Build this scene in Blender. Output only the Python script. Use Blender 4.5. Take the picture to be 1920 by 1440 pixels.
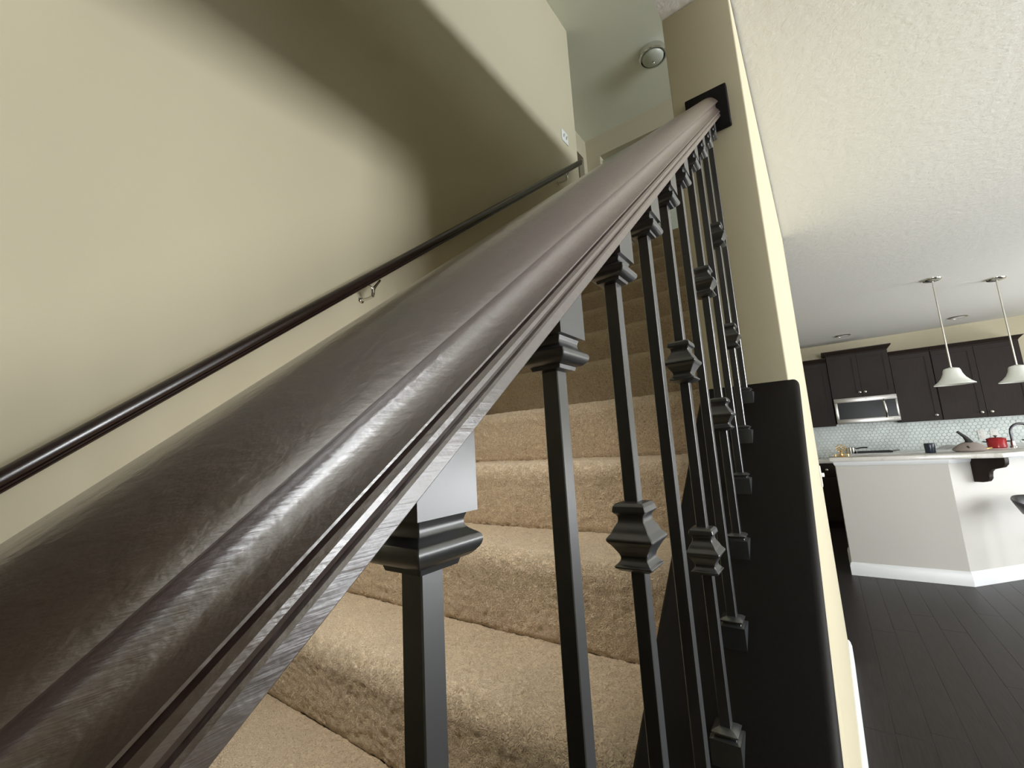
import bpy, bmesh, math, random
import numpy as np
from mathutils import Matrix, Vector

for o in list(bpy.data.objects):
    bpy.data.objects.remove(o)
SC = bpy.context.scene
COL = SC.collection
random.seed(7)
RNG = np.random.default_rng(7)

# ------------------------------------------------------------------ camera
EYE = 1.312
YAW, PITCH, ROLL = -0.62118872, 0.15138982, -0.05811204


def cam_rows():
    cy, sy, cx, sx, cz, sz = (math.cos(YAW), math.sin(YAW), math.cos(PITCH), math.sin(PITCH), math.cos(ROLL), math.sin(ROLL))
    B = np.array([[1, 0, 0], [0, 0, -1], [0, 1, 0]], float)
    Ry = np.array([[cy, 0, -sy], [0, 1, 0], [sy, 0, cy]])
    Rx = np.array([[1, 0, 0], [0, cx, sx], [0, -sx, cx]])
    Rz = np.array([[cz, -sz, 0], [sz, cz, 0], [0, 0, 1]])
    return Rz @ Rx @ Ry @ B


_m = cam_rows()
cam_d = bpy.data.cameras.new('camera')
cam_d.sensor_width = 36.0
cam_d.lens = 15.0
cam_d.clip_start = 0.01
cam_d.clip_end = 60
cam = bpy.data.objects.new('camera', cam_d)
COL.objects.link(cam)
R3 = np.column_stack([_m[0], -_m[1], -_m[2]])
M4 = Matrix([[*R3[0], 0.0], [*R3[1], 0.0], [*R3[2], EYE], [0, 0, 0, 1]])
cam.matrix_world = M4
SC.camera = cam

# ------------------------------------------------------------------ world, exposure, daylight
SC.view_settings.view_transform = 'Standard'
SC.view_settings.look = 'None'
SC.view_settings.exposure = 0.08
SC.view_settings.gamma = 1.0
SC.view_settings.use_curve_mapping = False
w = bpy.data.worlds.new('overcast_sky')
SC.world = w
w.use_nodes = True
w.node_tree.nodes['Background'].inputs[0].default_value = (0.80, 0.90, 1.0, 1)
w.node_tree.nodes['Background'].inputs[1].default_value = 1.0


def daylight(name, loc, rot, sx, sy, power, color):
    d = bpy.data.lights.new(name, 'AREA')
    d.shape = 'RECTANGLE'
    d.size, d.size_y, d.energy, d.color = sx, sy, power, color
    o = bpy.data.objects.new(name, d)
    o.location, o.rotation_euler = loc, rot
    COL.objects.link(o)
    return o


H90 = math.pi / 2
XR = 4.4        # inner face of the right wall of the main floor
XU = 4.4        # inner face of the right wall upstairs
daylight('daylight_living', (XR + 0.16, 1.05, 1.97), (0, H90, 0), 1.05, 1.7, 290, (0.96, 0.98, 1.0))
daylight('fill_ground_bounce', (XR + 0.75, 1.05, 0.06), (0, H90 + math.radians(50), 0), 1.2, 1.7, 25, (1.0, 0.98, 0.93))  # upward fill added for ceiling brightness, standing in for bounce off the ground
daylight('fill_dining', (XR + 0.16, 3.1, 1.15), (0, H90 + math.radians(8), 0), 2.1, 1.3, 50, (0.96, 0.98, 1.0))  # unseen window light added to brighten kitchen and island
daylight('daylight_kitchen', (XR + 0.16, 5.5, 1.25), (0, H90 + math.radians(24), 0), 2.0, 2.0, 150, (0.96, 0.98, 1.0))
daylight('fill_bedroom', (XU + 0.16, 6.0, 4.3), (0, H90, 0), 1.0, 1.2, 150, (0.90, 0.96, 1.03))  # unseen window light added to brighten the upstairs door soffit
daylight('fill_front', (2.2, -5.16, 1.35), (H90 + math.radians(8), 0, 0), 2.2, 1.7, 480, (0.96, 0.98, 1.0))  # unseen window light added to brighten the island's near face
dl = daylight('daylight_landing', (XU + 0.16, 2.4, 4.52), (0, H90 + math.radians(6), 0), 0.62, 4.0, 160, (0.90, 0.96, 1.03))
dl.data.spread = math.radians(120)

sp = bpy.data.lights.new('stair_fill_spot', 'SPOT')  # unseen spot added to brighten the stair carpet
sp.energy, sp.color, sp.spot_size, sp.spot_blend, sp.shadow_soft_size = 62, (1.0, 0.93, 0.82), math.radians(53), 0.9, 0.05
so = bpy.data.objects.new('stair_fill_spot', sp)
so.location = (-0.95, 0.0, 2.57)
so.rotation_euler = Vector((0.05, 1.02, -1.66)).to_track_quat('-Z', 'Y').to_euler()
COL.objects.link(so)

# ------------------------------------------------------------------ materials


def new_mat(name):
    m = bpy.data.materials.new(name)
    m.use_nodes = True
    nt = m.node_tree
    return m, nt, nt.nodes['Principled BSDF']


def tex_coord(nt, scale=(1, 1, 1), rot=(0, 0, 0)):
    tc = nt.nodes.new('ShaderNodeTexCoord')
    mp = nt.nodes.new('ShaderNodeMapping')
    mp.inputs['Scale'].default_value = scale
    mp.inputs['Rotation'].default_value = rot
    nt.links.new(tc.outputs['Object'], mp.inputs[0])
    return mp.outputs[0]


def add_bump(nt, bsdf, height, strength, dist):
    b = nt.nodes.new('ShaderNodeBump')
    b.inputs['Strength'].default_value = strength
    b.inputs['Distance'].default_value = dist
    nt.links.new(height, b.inputs['Height'])
    nt.links.new(b.outputs[0], bsdf.inputs['Normal'])
    return b


def ramp(nt, fac, stops):
    r = nt.nodes.new('ShaderNodeValToRGB')
    while len(r.color_ramp.elements) < len(stops):
        r.color_ramp.elements.new(0.5)
    for e, (p, c) in zip(r.color_ramp.elements, stops):
        e.position = p
        e.color = (*c, 1) if len(c) == 3 else c
    nt.links.new(fac, r.inputs[0])
    return r.outputs[0]


def noise(nt, vec, scale, detail=4, rough=0.55):
    n = nt.nodes.new('ShaderNodeTexNoise')
    n.inputs['Scale'].default_value = scale
    n.inputs['Detail'].default_value = detail
    n.inputs['Roughness'].default_value = rough
    nt.links.new(vec, n.inputs['Vector'])
    return n.outputs['Fac']


def plain(name, col, rough=0.5, metal=0.0, spec=0.5, bump=0.0, bscale=300, bdist=0.001, vary=0.0):
    m, nt, b = new_mat(name)
    b.inputs['Base Color'].default_value = (*col, 1)
    b.inputs['Roughness'].default_value = rough
    b.inputs['Metallic'].default_value = metal
    b.inputs['Specular IOR Level'].default_value = spec
    v = tex_coord(nt)
    if vary:
        n = noise(nt, v, 6, 3)
        c = ramp(nt, n, [(0.3, tuple(x * (1 - vary) for x in col)), (0.7, tuple(min(1, x * (1 + vary)) for x in col))])
        nt.links.new(c, b.inputs['Base Color'])
    if bump:
        add_bump(nt, b, noise(nt, v, bscale, 2), bump, bdist)
    return m


def ceiling_mat():
    m, nt, b = new_mat('knockdown_ceiling')
    v = tex_coord(nt)
    b.inputs['Base Color'].default_value = (0.80, 0.79, 0.74, 1)
    b.inputs['Roughness'].default_value = 0.85
    n = noise(nt, v, 30, 5, 0.6)
    c = ramp(nt, n, [(0.42, (0, 0, 0)), (0.58, (1, 1, 1))])
    add_bump(nt, b, c, 0.28, 0.002)
    return m


def wood_mat(name, dark, light, rough, grain=(60, 60, 3), peel=0.0, coat=0.0, spec=0.5):
    m, nt, b = new_mat(name)
    v = tex_coord(nt, grain)
    n = noise(nt, v, 3.0, 6, 0.6)
    c = ramp(nt, n, [(0.3, dark), (0.7, light)])
    nt.links.new(c, b.inputs['Base Color'])
    b.inputs['Roughness'].default_value = rough
    b.inputs['Coat Weight'].default_value = coat
    b.inputs['Specular IOR Level'].default_value = spec
    b.inputs['Coat Roughness'].default_value = 0.30
    b.inputs['Coat IOR'].default_value = 2.7
    b.inputs['Coat Tint'].default_value = (1.0, 0.93, 0.86, 1)
    if peel:
        v2 = tex_coord(nt)
        v3 = tex_coord(nt, (1, 0.35, 0.35))
        mx = nt.nodes.new('ShaderNodeMath')
        mx.operation = 'ADD'
        nt.links.new(noise(nt, v3, 330, 3, 0.6), mx.inputs[0])
        nt.links.new(n, mx.inputs[1])
        bp = add_bump(nt, b, mx.outputs[0], peel, 0.0009)
        nt.links.new(bp.outputs[0], b.inputs['Coat Normal'])
    return m


def carpet_mat():
    m, nt, b = new_mat('tan_carpet')
    v = tex_coord(nt)
    n = noise(nt, v, 105, 2, 0.6)
    n.node.inputs['Distortion'].default_value = 3.2
    c = ramp(nt, n, [(0.30, (0.36, 0.24, 0.14)), (0.47, (0.77, 0.585, 0.395)), (0.66, (0.98, 0.83, 0.63))])
    n2 = noise(nt, v, 9, 3)
    c2 = ramp(nt, n2, [(0.3, (0.88, 0.88, 0.88)), (0.7, (1.0, 1.0, 1.0))])
    mx = nt.nodes.new('ShaderNodeMixRGB')
    mx.blend_type = 'MULTIPLY'
    mx.inputs[0].default_value = 1
    nt.links.new(c, mx.inputs[1])
    nt.links.new(c2, mx.inputs[2])
    nt.links.new(mx.outputs[0], b.inputs['Base Color'])
    b.inputs['Roughness'].default_value = 0.95
    b.inputs['Specular IOR Level'].default_value = 0.1
    b.inputs['Sheen Weight'].default_value = 1.0
    b.inputs['Sheen Roughness'].default_value = 0.6
    b.inputs['Sheen Tint'].default_value = (1.0, 0.88, 0.72, 1)
    add_bump(nt, b, n, 1.0, 0.006)
    return m


def marble_mat():
    m, nt, b = new_mat('veined_stone_top')
    v = tex_coord(nt)
    n = noise(nt, v, 5, 8, 0.7)
    c = ramp(nt, n, [(0.38, (0.50, 0.47, 0.42)), (0.5, (0.74, 0.72, 0.68)), (0.62, (0.80, 0.79, 0.77))])
    nt.links.new(c, b.inputs['Base Color'])
    b.inputs['Roughness'].default_value = 0.2
    return m


WALL = plain('khaki_wall_paint', (0.57, 0.52, 0.375), 0.7, 0.0, 0.15, bump=0.12, bscale=260, bdist=0.001)
ISLAND = plain('greige_wall_paint', (0.58, 0.565, 0.53), 0.6, bump=0.08, bscale=260, bdist=0.001)
CEIL = ceiling_mat()
WHITE = plain('white_trim_paint', (0.80, 0.82, 0.84), 0.35)
PLATE = plain('white_plastic', (0.82, 0.82, 0.78), 0.35)
RAILW = wood_mat('espresso_rail_wood', (0.034, 0.016, 0.014), (0.058, 0.030, 0.026), 0.5, (90, 4, 90), 0.30, 1.0)
WRAILW = wood_mat('espresso_handrail_wood', (0.014, 0.007, 0.006), (0.024, 0.013, 0.011), 0.24, (90, 4, 90), 0.06, 0.0, 0.7)
CAPW = wood_mat('espresso_cap_wood', (0.005, 0.004, 0.003), (0.008, 0.006, 0.0045), 0.6, (90, 4, 90), 0.1, 0.0, 0.18)
CABW = wood_mat('espresso_cabinet_wood', (0.014, 0.009, 0.007), (0.024, 0.015, 0.011), 0.5, (40, 40, 2.5), 0.0, 0.0, 0.22)
IRON = plain('satin_black_iron', (0.030, 0.032, 0.034), 0.31, 0.0, 1.0, bump=0.05, bscale=900, bdist=0.0003)
IRON.node_tree.nodes['Principled BSDF'].inputs['IOR'].default_value = 1.85
CARPET = carpet_mat()
STONE = marble_mat()
NICKEL = plain('brushed_nickel', (0.62, 0.60, 0.55), 0.28, 1.0)
CHROME = plain('polished_steel', (0.70, 0.69, 0.66), 0.16, 1.0)
STEEL = plain('stainless_steel', (0.46, 0.45, 0.43), 0.33, 1.0, bump=0.03, bscale=500)
BLACKG = plain('black_glass', (0.012, 0.012, 0.013), 0.25, 0.0, 0.10)
BLACKM = plain('matte_black', (0.015, 0.015, 0.016), 0.45)
FROST = plain('frosted_glass', (0.74, 0.76, 0.70), 0.35)
TILE = plain('pearl_tile', (0.78, 0.84, 0.82), 0.38, 0.0, 0.35, vary=0.10)
GROUT = plain('pale_grout', (0.62, 0.66, 0.64), 0.8)
NAVY = plain('navy_glaze', (0.012, 0.020, 0.035), 0.25)
RED = plain('red_enamel', (0.33, 0.012, 0.016), 0.2)
TAUPE = plain('taupe_enamel', (0.30, 0.25, 0.23), 0.35)
GOLD = plain('gold_metal', (0.70, 0.48, 0.20), 0.3, 1.0)
GREYC = plain('grey_cloth', (0.42, 0.43, 0.44), 0.9, bump=0.2, bscale=400)
DOORP = plain('pale_door_paint', (0.52, 0.56, 0.47), 0.4)
BROWN = plain('brown_door_stain', (0.10, 0.075, 0.05), 0.45, vary=0.15)
LAMPW = plain('white_lamp_trim', (0.85, 0.85, 0.82), 0.4)


def glass_mat():
    m, nt, b = new_mat('window_glass')
    nt.nodes.remove(b)
    out = nt.nodes['Material Output']
    tr = nt.nodes.new('ShaderNodeBsdfTransparent')
    gl = nt.nodes.new('ShaderNodeBsdfGlossy')
    gl.inputs['Roughness'].default_value = 0.02
    fr = nt.nodes.new('ShaderNodeFresnel')
    mx = nt.nodes.new('ShaderNodeMixShader')
    nt.links.new(fr.outputs[0], mx.inputs[0])
    nt.links.new(tr.outputs[0], mx.inputs[1])
    nt.links.new(gl.outputs[0], mx.inputs[2])
    nt.links.new(mx.outputs[0], out.inputs[0])
    return m


GLASS = glass_mat()

# ------------------------------------------------------------------ mesh helpers


class MB:
    def __init__(s):
        s.v, s.f = [], []

    def add(s, vs, fs):
        k = len(s.v)
        s.v += [tuple(p) for p in vs]
        s.f += [tuple(i + k for i in q) for q in fs]
        return s

    def box(s, x0, x1, y0, y1, z0, z1):
        vs = [(x, y, z) for z in (z0, z1) for y in (y0, y1) for x in (x0, x1)]
        return s.add(vs, [(0, 2, 3, 1), (4, 5, 7, 6), (0, 1, 5, 4), (1, 3, 7, 5), (3, 2, 6, 7), (2, 0, 4, 6)])

    def rings(s, rings, close=True, caps=True):
        """rings: list of equally long closed loops of points."""
        n = len(rings[0])
        vs = [p for r in rings for p in r]
        fs = []
        for i in range(len(rings) - 1):
            for j in range(n):
                a, b = i * n + j, i * n + (j + 1) % n
                fs.append((a, b, b + n, a + n))
        if caps:
            fs.append(tuple(range(n - 1, -1, -1)))
            fs.append(tuple((len(rings) - 1) * n + j for j in range(n)))
        return s.add(vs, fs)

    def lathe(s, prof, c=(0, 0, 0), n=28, ax=None):
        """prof: list of (radius, height) around z."""
        rs = []
        for r, z in prof:
            r = max(r, 1e-4)
            rs.append([(c[0] + r * math.cos(2 * math.pi * k / n), c[1] + r * math.sin(2 * math.pi * k / n), c[2] + z) for k in range(n)])
        return s.rings(rs)

    def tube(s, pts, r, n=12):
        pts = [Vector(p) for p in pts]
        rr = r if isinstance(r, (list, tuple)) else [r] * len(pts)
        rs = []
        up = Vector((0.13, 0.31, 0.94)).normalized()
        for i, p in enumerate(pts):
            d = (pts[min(i + 1, len(pts) - 1)] - pts[max(i - 1, 0)]).normalized()
            a = d.cross(up)
            if a.length < 1e-3:
                a = d.cross(Vector((1, 0, 0)))
            a.normalize()
            b = d.cross(a)
            rs.append([p + (a * math.cos(2 * math.pi * k / n) + b * math.sin(2 * math.pi * k / n)) * rr[i] for k in range(n)])
        return s.rings(rs)

    def prism(s, poly, axis, a, b):
        """poly: 2D outline, extruded along axis from a to b."""
        def P(q, t):
            if axis == 'x':
                return (t, q[0], q[1])
            if axis == 'y':
                return (q[0], t, q[1])
            return (q[0], q[1], t)
        return s.rings([[P(q, a) for q in poly], [P(q, b) for q in poly]])

    def build(s, name, mat, parent=None, bevel=0.0, seg=2, smooth=None, kind=None, loc=None):
        me = bpy.data.meshes.new(name)
        me.from_pydata(s.v, [], s.f)
        bm = bmesh.new()
        bm.from_mesh(me)
        bmesh.ops.recalc_face_normals(bm, faces=bm.faces)
        if bevel:
            ed = [e for e in bm.edges if len(e.link_faces) == 2 and e.calc_face_angle(0) > 0.6]
            bmesh.ops.bevel(bm, geom=ed, offset=bevel, segments=seg, profile=0.5, affect='EDGES', clamp_overlap=True)
        bm.to_mesh(me)
        bm.free()
        if smooth is not None or bevel:
            me.polygons.foreach_set('use_smooth', [True] * len(me.polygons))
            me.set_sharp_from_angle(angle=math.radians(smooth if smooth else 40))
        me.materials.append(mat)
        o = bpy.data.objects.new(name, me)
        COL.objects.link(o)
        if parent is not None:
            o.parent = parent
        if loc is not None:
            o.location = loc
        if kind:
            o['kind'] = kind
        return o


def thing(name, label, cat, loc=(0, 0, 0), group=None, rz=0):
    o = bpy.data.objects.new(name, None)
    o.empty_display_size = 0.05
    o.location = loc
    o.rotation_euler = (0, 0, rz)
    COL.objects.link(o)
    o['label'] = label
    o['category'] = cat
    if group:
        o['group'] = group
    return o


def tag(o, label, cat, group=None):
    o['label'] = label
    o['category'] = cat
    if group:
        o['group'] = group
    return o


def structure(name, mb, mat, parent=None, **k):
    return mb.build(name, mat, parent, kind='structure', **k)


def copy_tree(src, parent=None):
    c = src.copy()
    COL.objects.link(c)
    if parent is not None:
        c.parent = parent
    for ch in list(src.children):
        copy_tree(ch, c)
    return c


# ------------------------------------------------------------------ key dimensions
XL = -1.53                   # stair side of the left wall
PX0, PX1 = -0.236, -0.053    # the stair wall's two faces
PXC = 0.5 * (PX0 + PX1)
PY0, PY1 = 1.238, 3.25       # its ends along the stairs
HC = 2.60                    # main ceiling
ZU = 2.959                   # upstairs floor
HU = 5.382                   # upstairs ceiling
YK = 7.96                    # kitchen back wall
YB = 4.97                    # upstairs back wall
YL = -5.0                    # front wall of the living room
YF = -4.5                    # wall behind the camera
TAN = 0.79559226
TH = math.atan(TAN)
CT, ST = math.cos(TH), math.sin(TH)
RUN, RISE = 0.236, 0.188
RY0, Z0 = -0.342, 0.139      # first riser and first tread


def cap_z(y):
    return TAN * y - 0.856 + EYE


# ------------------------------------------------------------------ structure, main floor
floor = structure('floor', MB().box(-2.2, XR, YL, YK, -0.06, -0.012), plain('sub_floor', (0.012, 0.010, 0.009), 0.6))
structure('ceiling', MB().box(XL, PX0, YF, 0.11, HC, HC + 0.03).box(PX0, 0.75, YF, PY0, HC, HC + 0.03).box(0.75, XR, YL, PY0, HC, HC + 0.03).box(PX1 - 0.002, XR, PY0, YK, HC, HC + 0.03).box(PX0, PX1 - 0.002, PY0, PY1, HC, HC + 0.03).box(-2.2, PX1 - 0.002, PY1, YK, HC, HC + 0.03), CEIL)
structure('wall_left', MB().box(XL - 0.12, XL, YF, 3.42, 0, HU), WALL, bevel=0.012, seg=4)
structure('wall_stair', MB().box(PX0, PX1, PY0, PY1, 0, HC - 0.0003), WALL, bevel=0.004, seg=3)
wall_back = structure('wall_back', MB().box(-2.2, XR, YK, YK + 0.12, 0, HC), WALL)
structure('wall_front', MB().box(XL - 0.12, 0.75, YF - 0.12, YF, 0, HU).box(0.75, XR, YF - 0.12, YF, HC + 0.04, HU), WALL)
structure('wall_living', MB().box(0.75, 1.1, YL - 0.14, YL, 0, HC).box(3.3, XR, YL - 0.14, YL, 0, HC).box(1.1, 3.3, YL - 0.14, YL, 0, 0.5).box(1.1, 3.3, YL - 0.14, YL, 2.2, HC), WALL)
wn = structure('window_6', MB().box(1.1, 3.3, YL - 0.11, YL - 0.03, 0.5, 0.56).box(1.1, 3.3, YL - 0.11, YL - 0.03, 2.14, 2.2).box(1.1, 1.16, YL - 0.11, YL - 0.03, 0.56, 2.14).box(3.24, 3.3, YL - 0.11, YL - 0.03, 0.56, 2.14), WHITE)  # unseen window added for the fill on the island
MB().box(2.175, 2.225, YL - 0.10, YL - 0.04, 0.56, 2.14).build('mullion', WHITE, wn)
for xa, xb in ((1.15, 2.18), (2.22, 3.25)):
    MB().box(xa, xb, YL - 0.072, YL - 0.066, 0.555, 2.145).build('pane', GLASS, wn)
DARKD = plain('added_dark_door', (0.035, 0.025, 0.018), 0.5)  # unseen doors added to keep reflections in rail and iron dark
for n_, xd in enumerate((-1.30, -0.35)):
    dfr = structure('door_%d' % (3 + n_), MB().box(0.0, 0.94, 0, 0.045, 0.005, 2.35), DARKD, bevel=0.003)
    dfr.location = (xd, YF + 0.001, 0)
    for zz0, zz1 in ((0.20, 0.85), (1.02, 2.20)):
        for xx0 in (0.13, 0.53):
            MB().box(xx0, xx0 + 0.29, 0.044, 0.052, zz0, zz1).build('raised_panel', DARKD, dfr, bevel=0.006)
structure('wall_light_block', MB().box(0.75, 0.87, YL, -0.22, 0, HC).box(0.75, 0.87, -0.22, 0.36, 0, 1.58), WALL)  # unseen partition and half wall added to block window light
structure('wall_hall', MB().box(-2.2, -2.08, 3.54, YK, 0, HC), WALL)
structure('wall_under_landing', MB().box(-2.08, PX0 - 0.0, 3.42, 3.54, 0, ZU - 0.33), WALL)


def wall_with_openings(axis_x, thick, y0, y1, z0, z1, openings):
    mb = MB()
    ys = y0
    for (a, b, c, d) in sorted(openings):
        mb.box(axis_x, axis_x + thick, ys, a, z0, z1)
        mb.box(axis_x, axis_x + thick, a, b, z0, c)
        mb.box(axis_x, axis_x + thick, a, b, d, z1)
        ys = b
    mb.box(axis_x, axis_x + thick, ys, y1, z0, z1)
    return mb


OPEN = [(0.20, 1.90, 0.03, 2.56), (2.4, 3.8, 0.03, 2.25), (4.5, 6.5, 0.25, 2.25)]  # second opening is added, out of view, to light the kitchen
structure('wall_right', wall_with_openings(XR, 0.14, YL, YK, 0, HC, OPEN), WALL)
structure('wall_right_upstairs', wall_with_openings(XU, 0.14, YF, YB + 2, ZU, HU, [(-1.2, 4.4, 4.21, 4.83), (5.4, 6.6, 3.8, 4.8)]), WALL)  # second opening is added, out of view, to light the back room
for n, (x, (a, b, c, d), mull) in enumerate([(XR, OPEN[0], 2), (XR, OPEN[1], 0), (XR, OPEN[2], 1), (XU, (-1.2, 4.4, 4.21, 4.83), 3), (XU, (5.4, 6.6, 3.8, 4.8), 0)]):
    fr = MB().box(x + 0.03, x + 0.11, a, b, c, c + 0.06).box(x + 0.03, x + 0.11, a, b, d - 0.06, d).box(x + 0.03, x + 0.11, a, a + 0.06, c + 0.06, d - 0.06).box(x + 0.03, x + 0.11, b - 0.06, b, c + 0.06, d - 0.06)
    wn = structure('window_%d' % (n + 1), fr, WHITE)
    for k in range(mull):
        ym = a + (b - a) * (k + 1) / (mull + 1)
        MB().box(x + 0.04, x + 0.10, ym - 0.025, ym + 0.025, c + 0.06, d - 0.06).build('mullion', WHITE, wn)
    for k in range(mull + 1):
        ya, yb = a + (b - a) * k / (mull + 1), a + (b - a) * (k + 1) / (mull + 1)
        MB().box(x + 0.066, x + 0.072, ya + 0.05, yb - 0.05, c + 0.055, d - 0.055).build('pane', GLASS, wn)

structure('gap_line_1', MB().box(PX1 - 0.001, PX1 + 0.0006, PY0 + 0.01, PY1 - 0.002, HC - 0.007, HC - 0.0002), plain('dark_joint', (0.02, 0.018, 0.015), 0.9))  # dark strip drawn in place of the shadow gap below the ceiling
# knee wall under the sloping cap, and its baseboards
structure('wall_knee', MB().prism([(-0.62, 0), (PY0, 0), (PY0, cap_z(PY0) - 0.034), (-0.62, max(0.02, cap_z(-0.62) - 0.034))], 'x', PX0, PX1), WALL)
BB = [(0, 0), (0.016, 0), (0.016, 0.082), (0.013, 0.090), (0.012, 0.098), (0.008, 0.106), (0.004, 0.112), (0, 0.112)]
structure('baseboard_right', MB().prism([(PX1 + a, b) for a, b in BB], 'y', -0.62, PY1 + 0.012), WHITE, smooth=25)
structure('baseboard_end', MB().prism([(PY1 + a, b) for a, b in BB], 'x', PX0, PX1), WHITE, smooth=25)

# plank floor: individual boards where the photograph lets one see them, running to the kitchen
PLANK = wood_mat('dark_plank_wood', (0.018, 0.015, 0.014), (0.032, 0.026, 0.025), 0.38, (40, 2.0, 40), 0.06, 0.0, 0.15)
pw = 0.122
plank_me = {}
for r in range(28):
    x0 = -0.05 + r * pw
    y = 1.0 + random.uniform(-1.2, 0)
    while y < YK:
        L = random.choice((1.2, 1.5, 1.8))
        ya, yb = max(y, 0.9), min(y + L, YK)
        y += L
        if yb - ya < 0.05:
            continue
        key = round(yb - ya, 3)
        if key in plank_me:
            o = bpy.data.objects.new('plank', plank_me[key])
            COL.objects.link(o)
            o.parent = floor
        else:
            o = MB().box(0.0003, pw - 0.0003, 0.0003, yb - ya - 0.0003, -0.012, 0).build('plank', PLANK, floor, bevel=0.0006, seg=1)
            plank_me[key] = o.data
        o.location = (x0, ya, random.uniform(-0.0002, 0))
o = MB()
for r in range(7):
    x0 = 3.366 + r * 0.152
    o.box(x0 + 0.001, x0 + 0.151, YL, YK, -0.012, 0)
for r in range(14):
    x0 = -0.05 + r * 0.244
    o.box(x0 + 0.001, x0 + 0.243, YL if x0 > 0.8 else YF, 0.898, -0.012, 0)
for r in range(8):
    x0 = -2.2 + r * 0.269
    o.box(x0 + 0.001, x0 + 0.268, 3.54, YK, -0.012, 0)
    o.box(x0 + 0.001, x0 + 0.268, YF, -0.36, -0.012, 0)
o = o.build('plank_run', PLANK, floor)
o['kind'] = 'stuff'

# ------------------------------------------------------------------ structure, upstairs
structure('floor_upstairs', MB().box(XL, PX0, YF, 0.11, HC + 0.04, ZU).box(PX1 - 0.04, XU, YF, YB + 2, HC + 0.04, ZU).box(PX0, PX1 - 0.04, YF, 3.42, HC + 0.04, ZU).box(-2.3, PX1 - 0.04, 3.42, YB + 2, HC + 0.04, ZU), plain('landing_carpet', (0.26, 0.20, 0.14), 0.95))
structure('wall_landing', MB().box(PX0, PX1, YF, 3.30, ZU, 4.052), WALL, bevel=0.01, seg=3)
structure('ceiling_upstairs', MB().box(-2.4, XU + 0.14, YF, YB + 2, HU, HU + 0.05), plain('smooth_ceiling_paint', (0.84, 0.86, 0.74), 0.8, bump=0.2, bscale=60, bdist=0.002))
DZ = ZU + 2.13
structure('wall_back_upstairs', MB().box(-2.22, -1.91, YB, YB + 0.12, ZU, HU).box(-1.91, -1.0, YB, YB + 0.12, DZ, HU).box(-1.0, XU, YB, YB + 0.12, ZU, HU), WALL)
structure('wall_left_upstairs', MB().box(-2.22, -2.1, 3.30, 4.0, ZU, HU).box(-2.22, -2.1, 4.0, 4.87, DZ, HU).box(-2.22, -2.1, 4.87, YB, ZU, HU).box(-2.1, XL - 0.12, 3.30, 3.42, ZU, HU), WALL)
dr = structure('door_1', MB().box(0, 0.90, 0, 0.035, 0.01, 2.10), DOORP, bevel=0.003)
dr.location = (-1.0 - 0.003, YB + 0.03, ZU)
dr.rotation_euler = (0, 0, math.radians(180 - 5))
MB().lathe([(0.012, 0), (0.012, 0.03), (0.027, 0.045), (0.027, 0.06), (0.012, 0.07)], n=16).build('door_knob', NICKEL, dr, smooth=40).matrix_local = Matrix.Translation((0.84, 0.035, 0.92)) @ Matrix.Rotation(-H90, 4, 'X')
d2 = structure('door_2', MB().box(-2.20, -2.165, 4.0, 4.87, ZU + 0.01, DZ - 0.005), BROWN, bevel=0.003)
structure('wall_room_upstairs', MB().box(-2.4, XU, YB + 1.9, YB + 2.0, ZU, HU).box(-2.4, -2.3, YB + 0.12, YB + 1.9, ZU, HU), WALL)

# ------------------------------------------------------------------ carpeted stairs
stairs = thing('staircase', 'tan carpeted staircase rising between the khaki wall and the dark railing', 'staircase', (XL + 0.001, RY0, 0))


def step_profile(i, fine):
    """outline of one step's carpet, from the foot of its riser over the nosing to the back of its tread (local y,z)"""
    r = 0.040
    z1 = RISE if i else Z0
    pts = [(0.006, 0.0), (0.0, 0.012), (-0.005, 0.045), (-0.010, z1 - 0.075), (-0.014, z1 - r)]
    for k in range(1, 9):
        a = math.pi - H90 * k / 8
        pts.append((-0.014 + r + r * math.cos(a), z1 - r + r * math.sin(a)))
    pts.append((RUN * 0.6, z1 - 0.001))
    pts.append((RUN + 0.004, z1 + 0.002))
    # resample
    P = np.array(pts)
    d = np.r_[0, np.cumsum(np.hypot(*np.diff(P, axis=0).T))]
    n = max(8, int(d[-1] / fine))
    t = np.linspace(0, d[-1], n)
    return np.column_stack([np.interp(t, d, P[:, 0]), np.interp(t, d, P[:, 1])])


def smooth_noise(shape, k):
    a = RNG.standard_normal(shape)
    for _ in range(2):
        for ax in (0, 1):
            a = sum(np.roll(a, s, ax) for s in range(-k, k + 1)) / (2 * k + 1)
    return a / a.std()


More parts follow.
